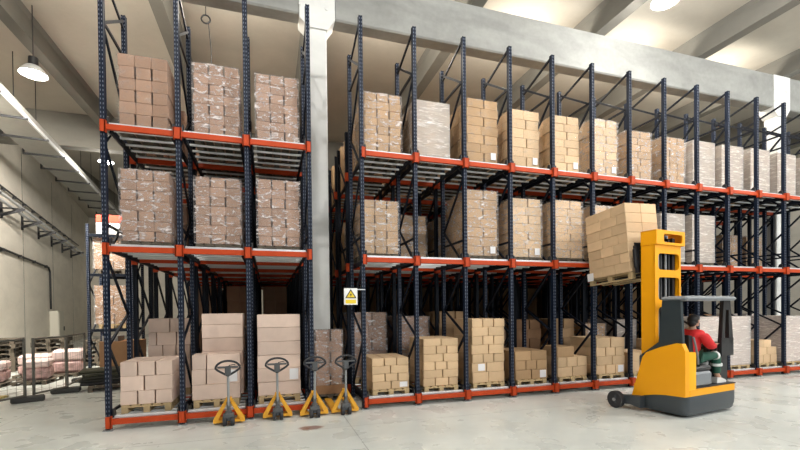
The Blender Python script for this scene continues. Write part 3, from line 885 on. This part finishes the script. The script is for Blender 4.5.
m=MB();m.lathe([(.04,-.05),(.12,-.05),(.13,-.03),(.13,.03),(.12,.05),(.04,.05)],18,(1.05,.25,.13),'y');m.build('drive_wheel',RUBBER,tk,smooth=True)
# mast
MX0,MX1,MY0,MY1,MZ=.37,1.20,.80,1.08,3.56
def hole_plate(m,x0,x1,y0,y1,z0,z1,hx0,hx1,hz0,hz1,r=.07):
    """plate x0..x1 by z0..z1 with a rounded hole"""
    def rect_r():
        pts=[]
        for cx,cz,a in ((hx1-r,hz1-r,0),(hx0+r,hz1-r,90),(hx0+r,hz0+r,180),(hx1-r,hz0+r,270)):
            for k in range(5): pts.append((cx+r*cos(R(a+k*22.5)),cz+r*sin(R(a+k*22.5))))
        return pts
    inn=rect_r();out=[]
    for k,(x,z) in enumerate(inn):
        q=k//5
        out.append(((x1,z1),(x0,z1),(x0,z0),(x1,z0))[q])
    N=len(inn)
    vs=[(p[0],y0,p[1]) for p in inn]+[(p[0],y0,p[1]) for p in out]+[(p[0],y1,p[1]) for p in inn]+[(p[0],y1,p[1]) for p in out]
    fs=[]
    for k in range(N):
        l=(k+1)%N
        fs+= [(k,l,N+l,N+k),(2*N+k,3*N+k,3*N+l,2*N+l),(k,2*N+k,2*N+l,l),(N+k,N+l,3*N+l,3*N+k)]
    m.add(vs,fs)
m=MB()
m.box(MX0,MX0+.05,MY0,MY1,.45,MZ-.25);m.box(MX1-.05,MX1,MY0,MY1,.45,MZ-.25)
zz=[.45,1.35,2.10,2.72,3.31]
hol=[(.52,1.27),(1.38,2.02),(2.16,2.62),(2.77,3.10)]
lim=[(.45,1.33),(1.33,2.09),(2.09,2.70),(2.70,3.31)]
for (a,b),(h0,h1) in zip(lim,hol):
    hole_plate(m,MX0,MX1,MY0-.012,MY0+.02,a,b,MX0+.10,MX1-.05,h0,h1,.08)
m.build('mast_frame',YEL,tk)
m=MB();m.box(MX0-.01,MX0+.03,MY0-.03,MY1,MZ-.29,MZ);m.box(MX1+.04,MX1+.08,MY0-.03,MY1,MZ-.29,MZ)
hole_plate(m,MX0-.01,MX1+.08,MY0-.05,MY0-.02,MZ-.29,MZ,MX0+.22,MX1+.0,MZ-.24,MZ-.07,.05)
m.box(MX0-.01,MX1+.08,MY0-.03,MY1,MZ-.02,MZ)
m.build('mast_head',YEL,tk)
m=MB();m.box(MX0+.08,MX0+.16,MY0+.06,MY1-.02,.5,MZ-.12);m.box(MX1-.16,MX1-.08,MY0+.06,MY1-.02,.5,MZ-.12)
m.box(MX0+.05,MX1-.05,MY1-.06,MY1-.03,.5,MZ-.1)
m.build('inner_mast',BLACK,tk)
for x in (.60,.84): MB().tube([(x,MY0+.08,.5),(x,MY0+.08,MZ-.2)],.022,8).build('lift_cylinder',GALVD,tk,smooth=True)
for x in (.72,.98): MB().box(x-.012,x+.012,MY0+.09,MY0+.11,.5,MZ-.15).build('lift_chain',JGREY,tk)
# fork carriage and forks follow the tilt of the load
LO=Vector((9.879,-1.456,2.772))
from mathutils import Euler
LR=(Matrix.Rotation(.006,3,'Z')@Matrix.Rotation(-.074,3,'X')@Matrix.Rotation(-.026,3,'Y'))
LE=LR.to_euler()
tmat=Matrix.Translation(T0)@Matrix.Rotation(TA,4,'Z')
lmat=Matrix.Translation(LO)@LR.to_4x4()
inv=tmat.inverted()@lmat
def lf(mb):
    mb.xform(inv);return mb
m=MB();m.box(.05,.80,-.17,-.11,-.05,.12);m.box(.05,.80,-.17,-.11,.42,.52)
m.box(.02,.09,-.17,-.1,-.05,.52);m.box(.76,.83,-.17,-.1,-.05,.52)
lf(m).build('fork_carriage',BLACK,tk)
m=MB();m.box(.03,.82,-.135,-.12,.5,.58);m.bbox(.0,.10,-.16,-.08,.05,.46,.02);lf(m).build('load_backrest',BLACK,tk)
for x in (.235,.635):
    m=MB();m.prism([(-.11,-.105),(1.05,-.085),(1.05,-.075),(-.06,-.06),(-.06,.5),(-.11,.5)],'x',x-.05,x+.05)
    lf(m).build('fork',BLACK,tk)
m=MB();m.bar((MX0+.15,MY1-.02,2.78),(MX0+.2,1.10,2.80),.08,.3);m.bar((MX1-.15,MY1-.1,2.78),(MX1-.2,1.07,2.80),.08,.3);m.build('reach_carriage',BLACK,tk)

# the pallet on the forks and its cartons
def at_load(p): return LO+LR@Vector(p)
t=thing('wooden_pallet','wooden pallet raised on the forks of the reach truck','pallet',at_load((.435,.0,-.150)),LE)
add_pallet(t)
MB().box(-.452,-.442,1.02,1.2,.10,.28).build('paper_label',PAPER,t)
rr=random.Random(5)
lw,ld,lh=.87,1.15,1.47
nz=7;ch=lh/nz
for k in range(nz):
    # each layer: rear row two cartons (facing the mast), side rows behind
    segs=[(0,.40),(.40,.76),(.76,1.15)] if k%2==0 else [(0,.25),(.25,.70),(.70,1.15)]
    for j,(a,b) in enumerate(segs):
        wd=lw/2 if j==0 else lw
        o=link('carton',carton_mesh(wd-.006,b-a-.006,ch-.003,KRAFT4),None,at_load((wd/2+rr.uniform(-.006,.006),a+.003,k*ch)),LE)
        nm=['nearest the mast','middle','farthest from the mast'][j]
        tag(o,'brown carton on raised forks, %s layer, left side, %s'%(ROWN[k] if k<nz-1 else 'top',nm),'box','cartons on the raised pallet')
        if j==0:
            o=link('carton',carton_mesh(wd-.006,b-a-.006,ch-.003,KRAFT4),None,at_load((lw*.75,a+.003,k*ch)),LE)
            tag(o,'brown carton on raised forks, %s layer, right side beside mast'%(ROWN[k] if k<nz-1 else 'top'),'box','cartons on the raised pallet')

# ------------------------------------------------------------------ driver
def skin_mesh(name,verts,edges,radii,root,mt,sub=2):
    me=bpy.data.meshes.new(name);me.from_pydata(verts,edges,[]);me.update()
    ob=bpy.data.objects.new(name+'_tmp',me);COL.objects.link(ob)
    md=ob.modifiers.new('s','SKIN');md.use_smooth_shade=True
    if not me.skin_vertices: pass
    for i,rd in enumerate(radii):
        sv=me.skin_vertices[0].data[i];sv.radius=rd if isinstance(rd,tuple) else (rd,rd);sv.use_root=(i==root)
    ss=ob.modifiers.new('u','SUBSURF');ss.levels=sub;ss.render_levels=sub
    bpy.context.view_layer.update()
    dg=bpy.context.evaluated_depsgraph_get()
    res=bpy.data.meshes.new_from_object(ob.evaluated_get(dg))
    bpy.data.objects.remove(ob,do_unlink=True)
    res.materials.clear();res.materials.append(mt)
    res.polygons.foreach_set('use_smooth',[True]*len(res.polygons))
    return res
def ensure_skin(me):
    pass
SKINM=mat('skin',(.55,.33,.23),.55)
RED=mat('red_jacket',(.62,.012,.014),.7,bump=.25,bscale=14)
GREEN=mat('green_trousers',(.012,.085,.055),.75,bump=.2,bscale=14)
HAIR=mat('dark_hair',(.015,.012,.011),.6)
WSHOE=mat('white_shoe',(.72,.72,.70),.5)
REFL=mat('reflective_band',(.75,.77,.76),.35)
# person frame: x forward (facing), y left, origin at pelvis
pel=tmat@Vector((.66,.29,1.075))
pr=thing('person','person in red jacket and green trousers driving the yellow reach truck','person',pel,(0,0,TA))
pr.scale=(1.18,1.10,.965)
bv=[(0,0,0),(-.02,0,.16),(-.01,0,.34),(.03,0,.47),(.05,0,.56),(.075,0,.62),          #0-5 pelvis spine neck
    (.02,-.17,.45),(.12,-.24,.21),(.40,-.14,.20),(.47,-.12,.22),                      #6-9 right arm
    (.02,.17,.45),(.13,.24,.21),(.40,.12,.22),(.47,.10,.24),                          #10-13 left arm
    (.06,-.10,-.02),(.46,-.13,.0),(.50,-.12,-.40),(.60,-.12,-.46),                   #14-17 right leg
    (.06,.10,-.02),(.48,.12,.0),(.56,.12,-.40),(.67,.12,-.46)]
be=[(0,1),(1,2),(2,3),(3,4),(4,5),(3,6),(6,7),(7,8),(8,9),(3,10),(10,11),(11,12),(12,13),(0,14),(14,15),(15,16),(16,17),(0,18),(18,19),(19,20),(20,21)]
brd=[(.11,.14),(.10,.13),(.11,.15),(.08,.10),.05,.05,.06,.045,.032,.034,.06,.045,.032,.034,.085,.06,.045,.04,.085,.06,.045,.04]
body=skin_mesh('body',bv,be,brd,0,SKINM,1)
# head with face joined into the body mesh
hm=MB();hc=(.09,0,.70)
hm.ell(hc,.098,.076,.118,16,12)
hm.ell((.175,0,.690),.026,.015,.026,8,6)            # nose
hm.ell((.15,0,.615),.045,.042,.03,10,6)            # chin
for s in (-1,1):
    hm.ell((.085,s*.078,.695),.024,.012,.034,8,6)
    hm.ell((.172,s*.032,.715),.010,.014,.009,8,5)
hm.ell((.172,0,.645),.012,.026,.008,8,5)
import bmesh
bm=bmesh.new();bm.from_mesh(body)
tmp=hm.mesh('h',SKINM,True);bm.from_mesh(tmp)
# fingers
def hand(c,s):
    m=MB();c=Vector(c)
    m.ell(c,.045,.036,.018,10,6)
    for q,(ln) in enumerate((.055,.065,.06,.048)):
        y=(-.027+q*.018)
        p0=c+Vector((.03,y,.004));m.tube([p0,p0+Vector((ln*.5,0,.006)),p0+Vector((ln*.75,0,-.02)),p0+Vector((ln*.62,0,-.04))],[.0095,.009,.0085,.007],7)
    p0=c+Vector((-.01,s*.034,0));m.tube([p0,p0+Vector((.025,s*.016,-.012)),p0+Vector((.05,s*.006,-.024))],[.011,.010,.008],7)
    return m.mesh('hand',SKINM,True)
for c,s in (((.50,-.11,.225),1),((.50,.09,.245),-1)): bm.from_mesh(hand(c,s))
bm.to_mesh(body);bm.free()
body.polygons.foreach_set('use_smooth',[True]*len(body.polygons))
link('body',body,pr)
jv=[(0,0,.02),(-.02,0,.16),(-.015,0,.33),(.025,0,.46),(.045,0,.53),(.015,-.18,.44),(.12,-.25,.21),(.39,-.14,.20),(.015,.18,.44),(.13,.25,.21),(.39,.12,.22)]
je=[(0,1),(1,2),(2,3),(3,4),(3,5),(5,6),(6,7),(3,8),(8,9),(9,10)]
jr=[(.15,.18),(.15,.175),(.16,.195),(.12,.15),.07,.098,.082,.056,.098,.082,.056]
link('jacket',skin_mesh('jacket',jv,je,jr,0,RED,2),pr)
tv=[(0,0,.0),(.06,-.10,-.02),(.28,-.12,.0),(.47,-.13,.0),(.49,-.125,-.2),(.50,-.12,-.38),(.06,.10,-.02),(.28,.115,0),(.49,.12,.0),(.53,.12,-.2),(.56,.12,-.38)]
te=[(0,1),(1,2),(2,3),(3,4),(4,5),(0,6),(6,7),(7,8),(8,9),(9,10)]
link('trousers',skin_mesh('trousers',tv,te,[(.13,.165),.10,.092,.082,.070,.065,.10,.092,.082,.070,.065],0,GREEN,2),pr)
for (a,b) in (((.40,-.128,.0),(.45,-.13,.0)),((.485,-.127,-.16),(.488,-.126,-.21)),((.52,.12,-.16),(.53,.12,-.21))):
    MB().tube([a,b],.088,14).build('reflective_band',REFL,pr,smooth=True)
for s,x in ((-1,.50),(1,.56)):
    m=MB();y=s*.12
    m.prism([(x-.06,-.555),(x+.20,-.555),(x+.21,-.52),(x+.15,-.485),(x+.06,-.45),(x-.05,-.44)],'y',y-.045,y+.045)
    m.build('shoe',WSHOE,pr)
m=MB();m.ell((.072,0,.722),.100,.086,.112,16,10)
m.ell((.03,0,.66),.07,.072,.08,12,8)
m.build('hair',HAIR,pr,smooth=True)

# ------------------------------------------------------------------ left side clutter
# site fence
FENCE=mat('grey_fence_steel',(.12,.115,.10),.55)
def fence(label,p,q,h=1.46):
    p=Vector(p);q=Vector(q);d=q-p;L=d.length
    t=thing('site_fence',label,'fence',p,(0,0,math.atan2(d.y,d.x)))
    for x in (0,L): MB().tube([(x,0,.135),(x,0,h)],.03,8).build('post',FENCE,t,smooth=True)
    for z in (.16,h-.02): MB().tube([(0,0,z),(L,0,z)],.022,8).build('rail',FENCE,t,smooth=True)
    m=MB()
    k=.2
    while k<L: m.bar((k,0,.16),(k,0,h),.005);k+=.2
    z=.36
    while z<h: m.bar((0,0,z),(L,0,z),.005);z+=.25
    m.build('wire_mesh',FENCE,t)
    return t
fence('near site fence panel standing left of the rack',(-3.9,.35,0),(-2.68,3.3,0))
fence('site fence panel leading from the first rubber block to the dark pile',(-2.60,3.5,0),(-2.28,4.35,0))
fence('far site fence panel, beyond the dark pile and before the bales',(-2.34,4.47,0),(-2.55,6.2,0))
for (x,y,rz,lb) in ((-2.66,3.38,.4,'dark rubber fence block nearest the camera, carrying two posts'),(-2.32,4.40,.2,'dark rubber fence block beside the low dark pile'),(-2.55,6.2,0,'dark rubber fence block farthest away, before the bales'),(-3.9,.35,.4,'dark rubber fence block at the near end of the site fence')):
    m=MB();m.bbox(-.30,.30,-.13,.13,0,.13,.03)
    o=m.build('rubber_block',mat('dark_rubber_block',(.05,.05,.048),.8),None,(x,y,0));o.rotation_euler=(0,0,rz);tag(o,lb,'fence block')
# stacks of dark pallets: individual pallets
k=0
for (x,y,n,sd,nm) in ((-6.35,9.6,7,1,'pile by the wall'),(-5.0,9.9,7,2,'middle pile'),(-3.65,10.5,6,3,'pile nearest the rack')):
    for j in range(n):
        rr=random.Random(sd*10+j)
        t=thing('wooden_pallet','dark old wooden pallet, %s from the floor in the %s'%(ORD[j],nm),'pallet',(x+rr.uniform(-.05,.05),y+rr.uniform(-.05,.05),j*.165),(0,0,rr.uniform(-.06,.06)+.2),'piles of old pallets behind the fence')
        add_pallet(t,me=(PDG,PSG));t.scale=(1.2,1,1.14)
# pink/white wrapped bales
PINK=mat('pink_print_bag',(.46,.30,.29),.55,noise=.5,nscale=9)
PINKW=mat('white_wrap_bag',(.66,.52,.50),.5,noise=.2,nscale=5)
def bale(label,x,y,z,w,d,h,mt):
    m=MB();m.bbox(-w/2,w/2,-d/2,d/2,0,h,min(w,h)*.2)
    me=m.mesh('bale',mt,True)
    o=link('wrapped_bale',me,None,(x,y,z),(0,0,.25));tag(o,label,'bale','pink wrapped bales behind the fence')
    return o
for j,(x,y,z,w,d,h,mt,lb) in enumerate([
 (-4.78,6.3,.12,.62,.8,.34,PINK,'low pink wrapped bale, farthest left behind the fence'),(-4.78,6.3,.46,.62,.8,.22,PINKW,'white-topped bale on the farthest left pink bale'),
 (-3.85,6.6,.12,.62,.8,.36,PINK,'low pink wrapped bale, second from left behind the fence'),(-3.85,6.6,.48,.60,.8,.2,PINKW,'white-topped bale on the second pink bale from left'),
 (-4.55,8.1,.12,.8,.8,.30,PINK,'pink bale in the rear row, left, before dark pallets'),(-4.55,8.1,.42,.8,.8,.30,PINKW,'whitish bale on top of rear row left pink bale'),
 (-3.62,8.0,.12,.8,.8,.40,PINK,'pink bale in the rear row, middle, before dark pallets'),(-3.62,8.0,.52,.8,.8,.34,PINKW,'whitish bale on top of rear row middle pink bale')]):
    bale(lb,x,y,z,w,d,h,mt)
for j,(x,y,lb) in enumerate([(-4.78,5.75,'farthest left pink bale'),(-3.85,6.05,'second pink bale from left'),(-4.55,7.55,'rear row left bales'),(-3.62,7.45,'rear row middle bales')]):
    t=thing('wooden_pallet','low pallet under the '+lb,'pallet',(x,y,0),(0,0,.0),'pallets under the pink bales');add_pallet(t,(0,0,-.03),me=(PDG,PSG))
    t.scale=(1,.95,.8);t.location.z=.02
# flat black stack
for j in range(5):
    rr=random.Random(j+3)
    m=MB();m.bbox(-.55,.55,-.35,.35,0,.075,.02)
    o=m.build('folded_tarp',mat('black_tarp_%d'%j,(.018+.006*j,.018+.006*j,.02),.6,bump=.5,bscale=5),None,(-1.55+rr.uniform(-.04,.04),4.80,.149+j*.078));o.rotation_euler=(0,0,.3+rr.uniform(-.1,.1))
    tag(o,'flat black folded sheet, %s from the bottom of the low dark pile'%ORD[j],'sheet','low dark pile behind the left rack post')
t=thing('wooden_pallet','dark wooden pallet under the low black pile','pallet',(-1.37,4.24,0),(0,0,.3));add_pallet(t,me=(PDG,PSG));t.location.z=.0
# large brown boxes beyond
t=thing('wooden_pallet','grey pallet under big brown box behind the left rack post','pallet',(-1.75,6.3,0),(0,0,0));add_pallet(t,me=(PDG,PSG))
carton('big brown box on a pallet, seen left of the rack post',-1.72,6.32,.147,1.0,1.0,1.02,KRAFTD,0.0)
o=carton('low box in grey wrap on top of the big brown box',-1.95,6.36,1.168,.42,.6,.16,mat('grey_wrap',(.30,.29,.28),.5),0)
# yellow planks
for j in range(3):
    m=MB();m.bbox(-1.2,.32,-.05,.05,0,.05,.006)
    o=m.build('timber_plank',mat('yellow_plank_%d'%j,(.50,.40,.16),.7,noise=.2),None,(-3.75,3.9+j*.14,.0));o.rotation_euler=(0,0,.12-.05*j)
    tag(o,'yellow timber plank on the floor by the fence, %s'%['nearest the camera','middle of three','nearest the pink bales'][j],'plank','planks on the floor by the fence')
# rack far behind the left rack with loads
t=thing('pallet_rack','rack seen far behind, left of the front rack, with cartons on two levels','rack',(-3.05,8.0,0))
RH=5.0
for x in (0,1.3):
    for y in (0,1.1):
        me=upright_mesh(RH).mesh('upright',NAVY);link('upright',me,t,(x,y,0))
    m=MB()
    for q in range(5): m.bar((x,.05 if q%2 else 1.05,.3+q*.9),(x,1.05 if q%2 else .05,1.2+q*.9),.035,.045)
    m.build('frame_bracing',NAVY2,t)
for z in (1.45,3.30,4.62):
    for y in (-.02,1.12):
        MB().bbox(.05,1.25,y-.03,y+.03,z-.05,z+.05,.006).build('beam',NAVY2,t)
for z,h,lb in ((1.51,1.30,'lower'),(3.36,1.05,'middle')):
    wrapped('brown carton load on the %s shelf of rack behind left'%lb,-2.40,8.05,z,1.0,h,2,4,KRAFTD,FILM,True,'loads on the rack behind',70,d=.95)
t=thing('printed_pack','white pack with red top band on the top shelf of rear rack','pack',(-2.42,8.1,4.68))
MB().bbox(-.42,.42,0,.9,0,.40,.02).build('lower_wrap',mat('pack_white',(.75,.74,.72),.5),t)
MB().bbox(-.42,.42,0,.9,.40,.66,.02).build('red_band',mat('pack_red',(.70,.07,.035),.5,noise=.3,nscale=4),t)

# ------------------------------------------------------------------ light
w=bpy.data.worlds.new('world');S.world=w;w.use_nodes=True
bg=w.node_tree.nodes['Background'];bg.inputs[0].default_value=(.93,.97,1.0,1);bg.inputs[1].default_value=.17
def area(name,loc,rot,sx,sy,e,col):
    l=bpy.data.lights.new(name,'AREA');l.shape='RECTANGLE';l.size=sx;l.size_y=sy;l.energy=e;l.color=col
    o=bpy.data.objects.new(name,l);COL.objects.link(o);o.location=loc;o.rotation_euler=rot
    return o
# unseen area light added behind the camera as soft frontal fill
area('front_fill_light',(16,-15.3,7.5),(R(72),0,R(12)),26,4,1550,(.96,.98,1.0))
# unseen point lights added over the aisle, without lamp fixtures
def point_light(x,y,z,e,col):
    l=bpy.data.lights.new('added_roof_light','POINT');l.energy=e;l.color=col;l.shadow_soft_size=.25
    o=bpy.data.objects.new('added_roof_light',l);COL.objects.link(o);o.location=(x,y,z)
for x,e in ((-5,430),(1,520),(7,680),(13.5,760),(20,800),(26,760)):
    point_light(x,-5.0,9.2,e,(1,.975,.94))
for x in (-2,2,6,10,14,18):  # row added out of sight behind the cross beam to brighten the rear ceiling
    point_light(x,2.75,9.4,230,(1,.93,.82))
l=bpy.data.lights.new('wall_fill_light','SPOT');l.energy=5600;l.color=(1,.93,.82);l.spot_size=R(125);l.spot_blend=.7;l.shadow_soft_size=.25  # spot added to brighten the left wall
o=bpy.data.objects.new('wall_fill_light',l);COL.objects.link(o);o.location=(-3.6,6.0,8.4)
o.rotation_euler=(Vector((-7.8,13,1.5))-Vector((-3.6,6.0,8.4))).to_track_quat('-Z','Y').to_euler()
vs=S.view_settings
S.display_settings.display_device='sRGB'
vs.view_transform='Standard';vs.look='None';vs.gamma=1;vs.use_curve_mapping=False;vs.exposure=0.12
S.cycles.max_bounces=8;S.cycles.transparent_max_bounces=16;S.cycles.use_denoising=True
S.cycles.diffuse_bounces=4;S.cycles.glossy_bounces=3
S.cycles.caustics_reflective=False;S.cycles.caustics_refractive=False
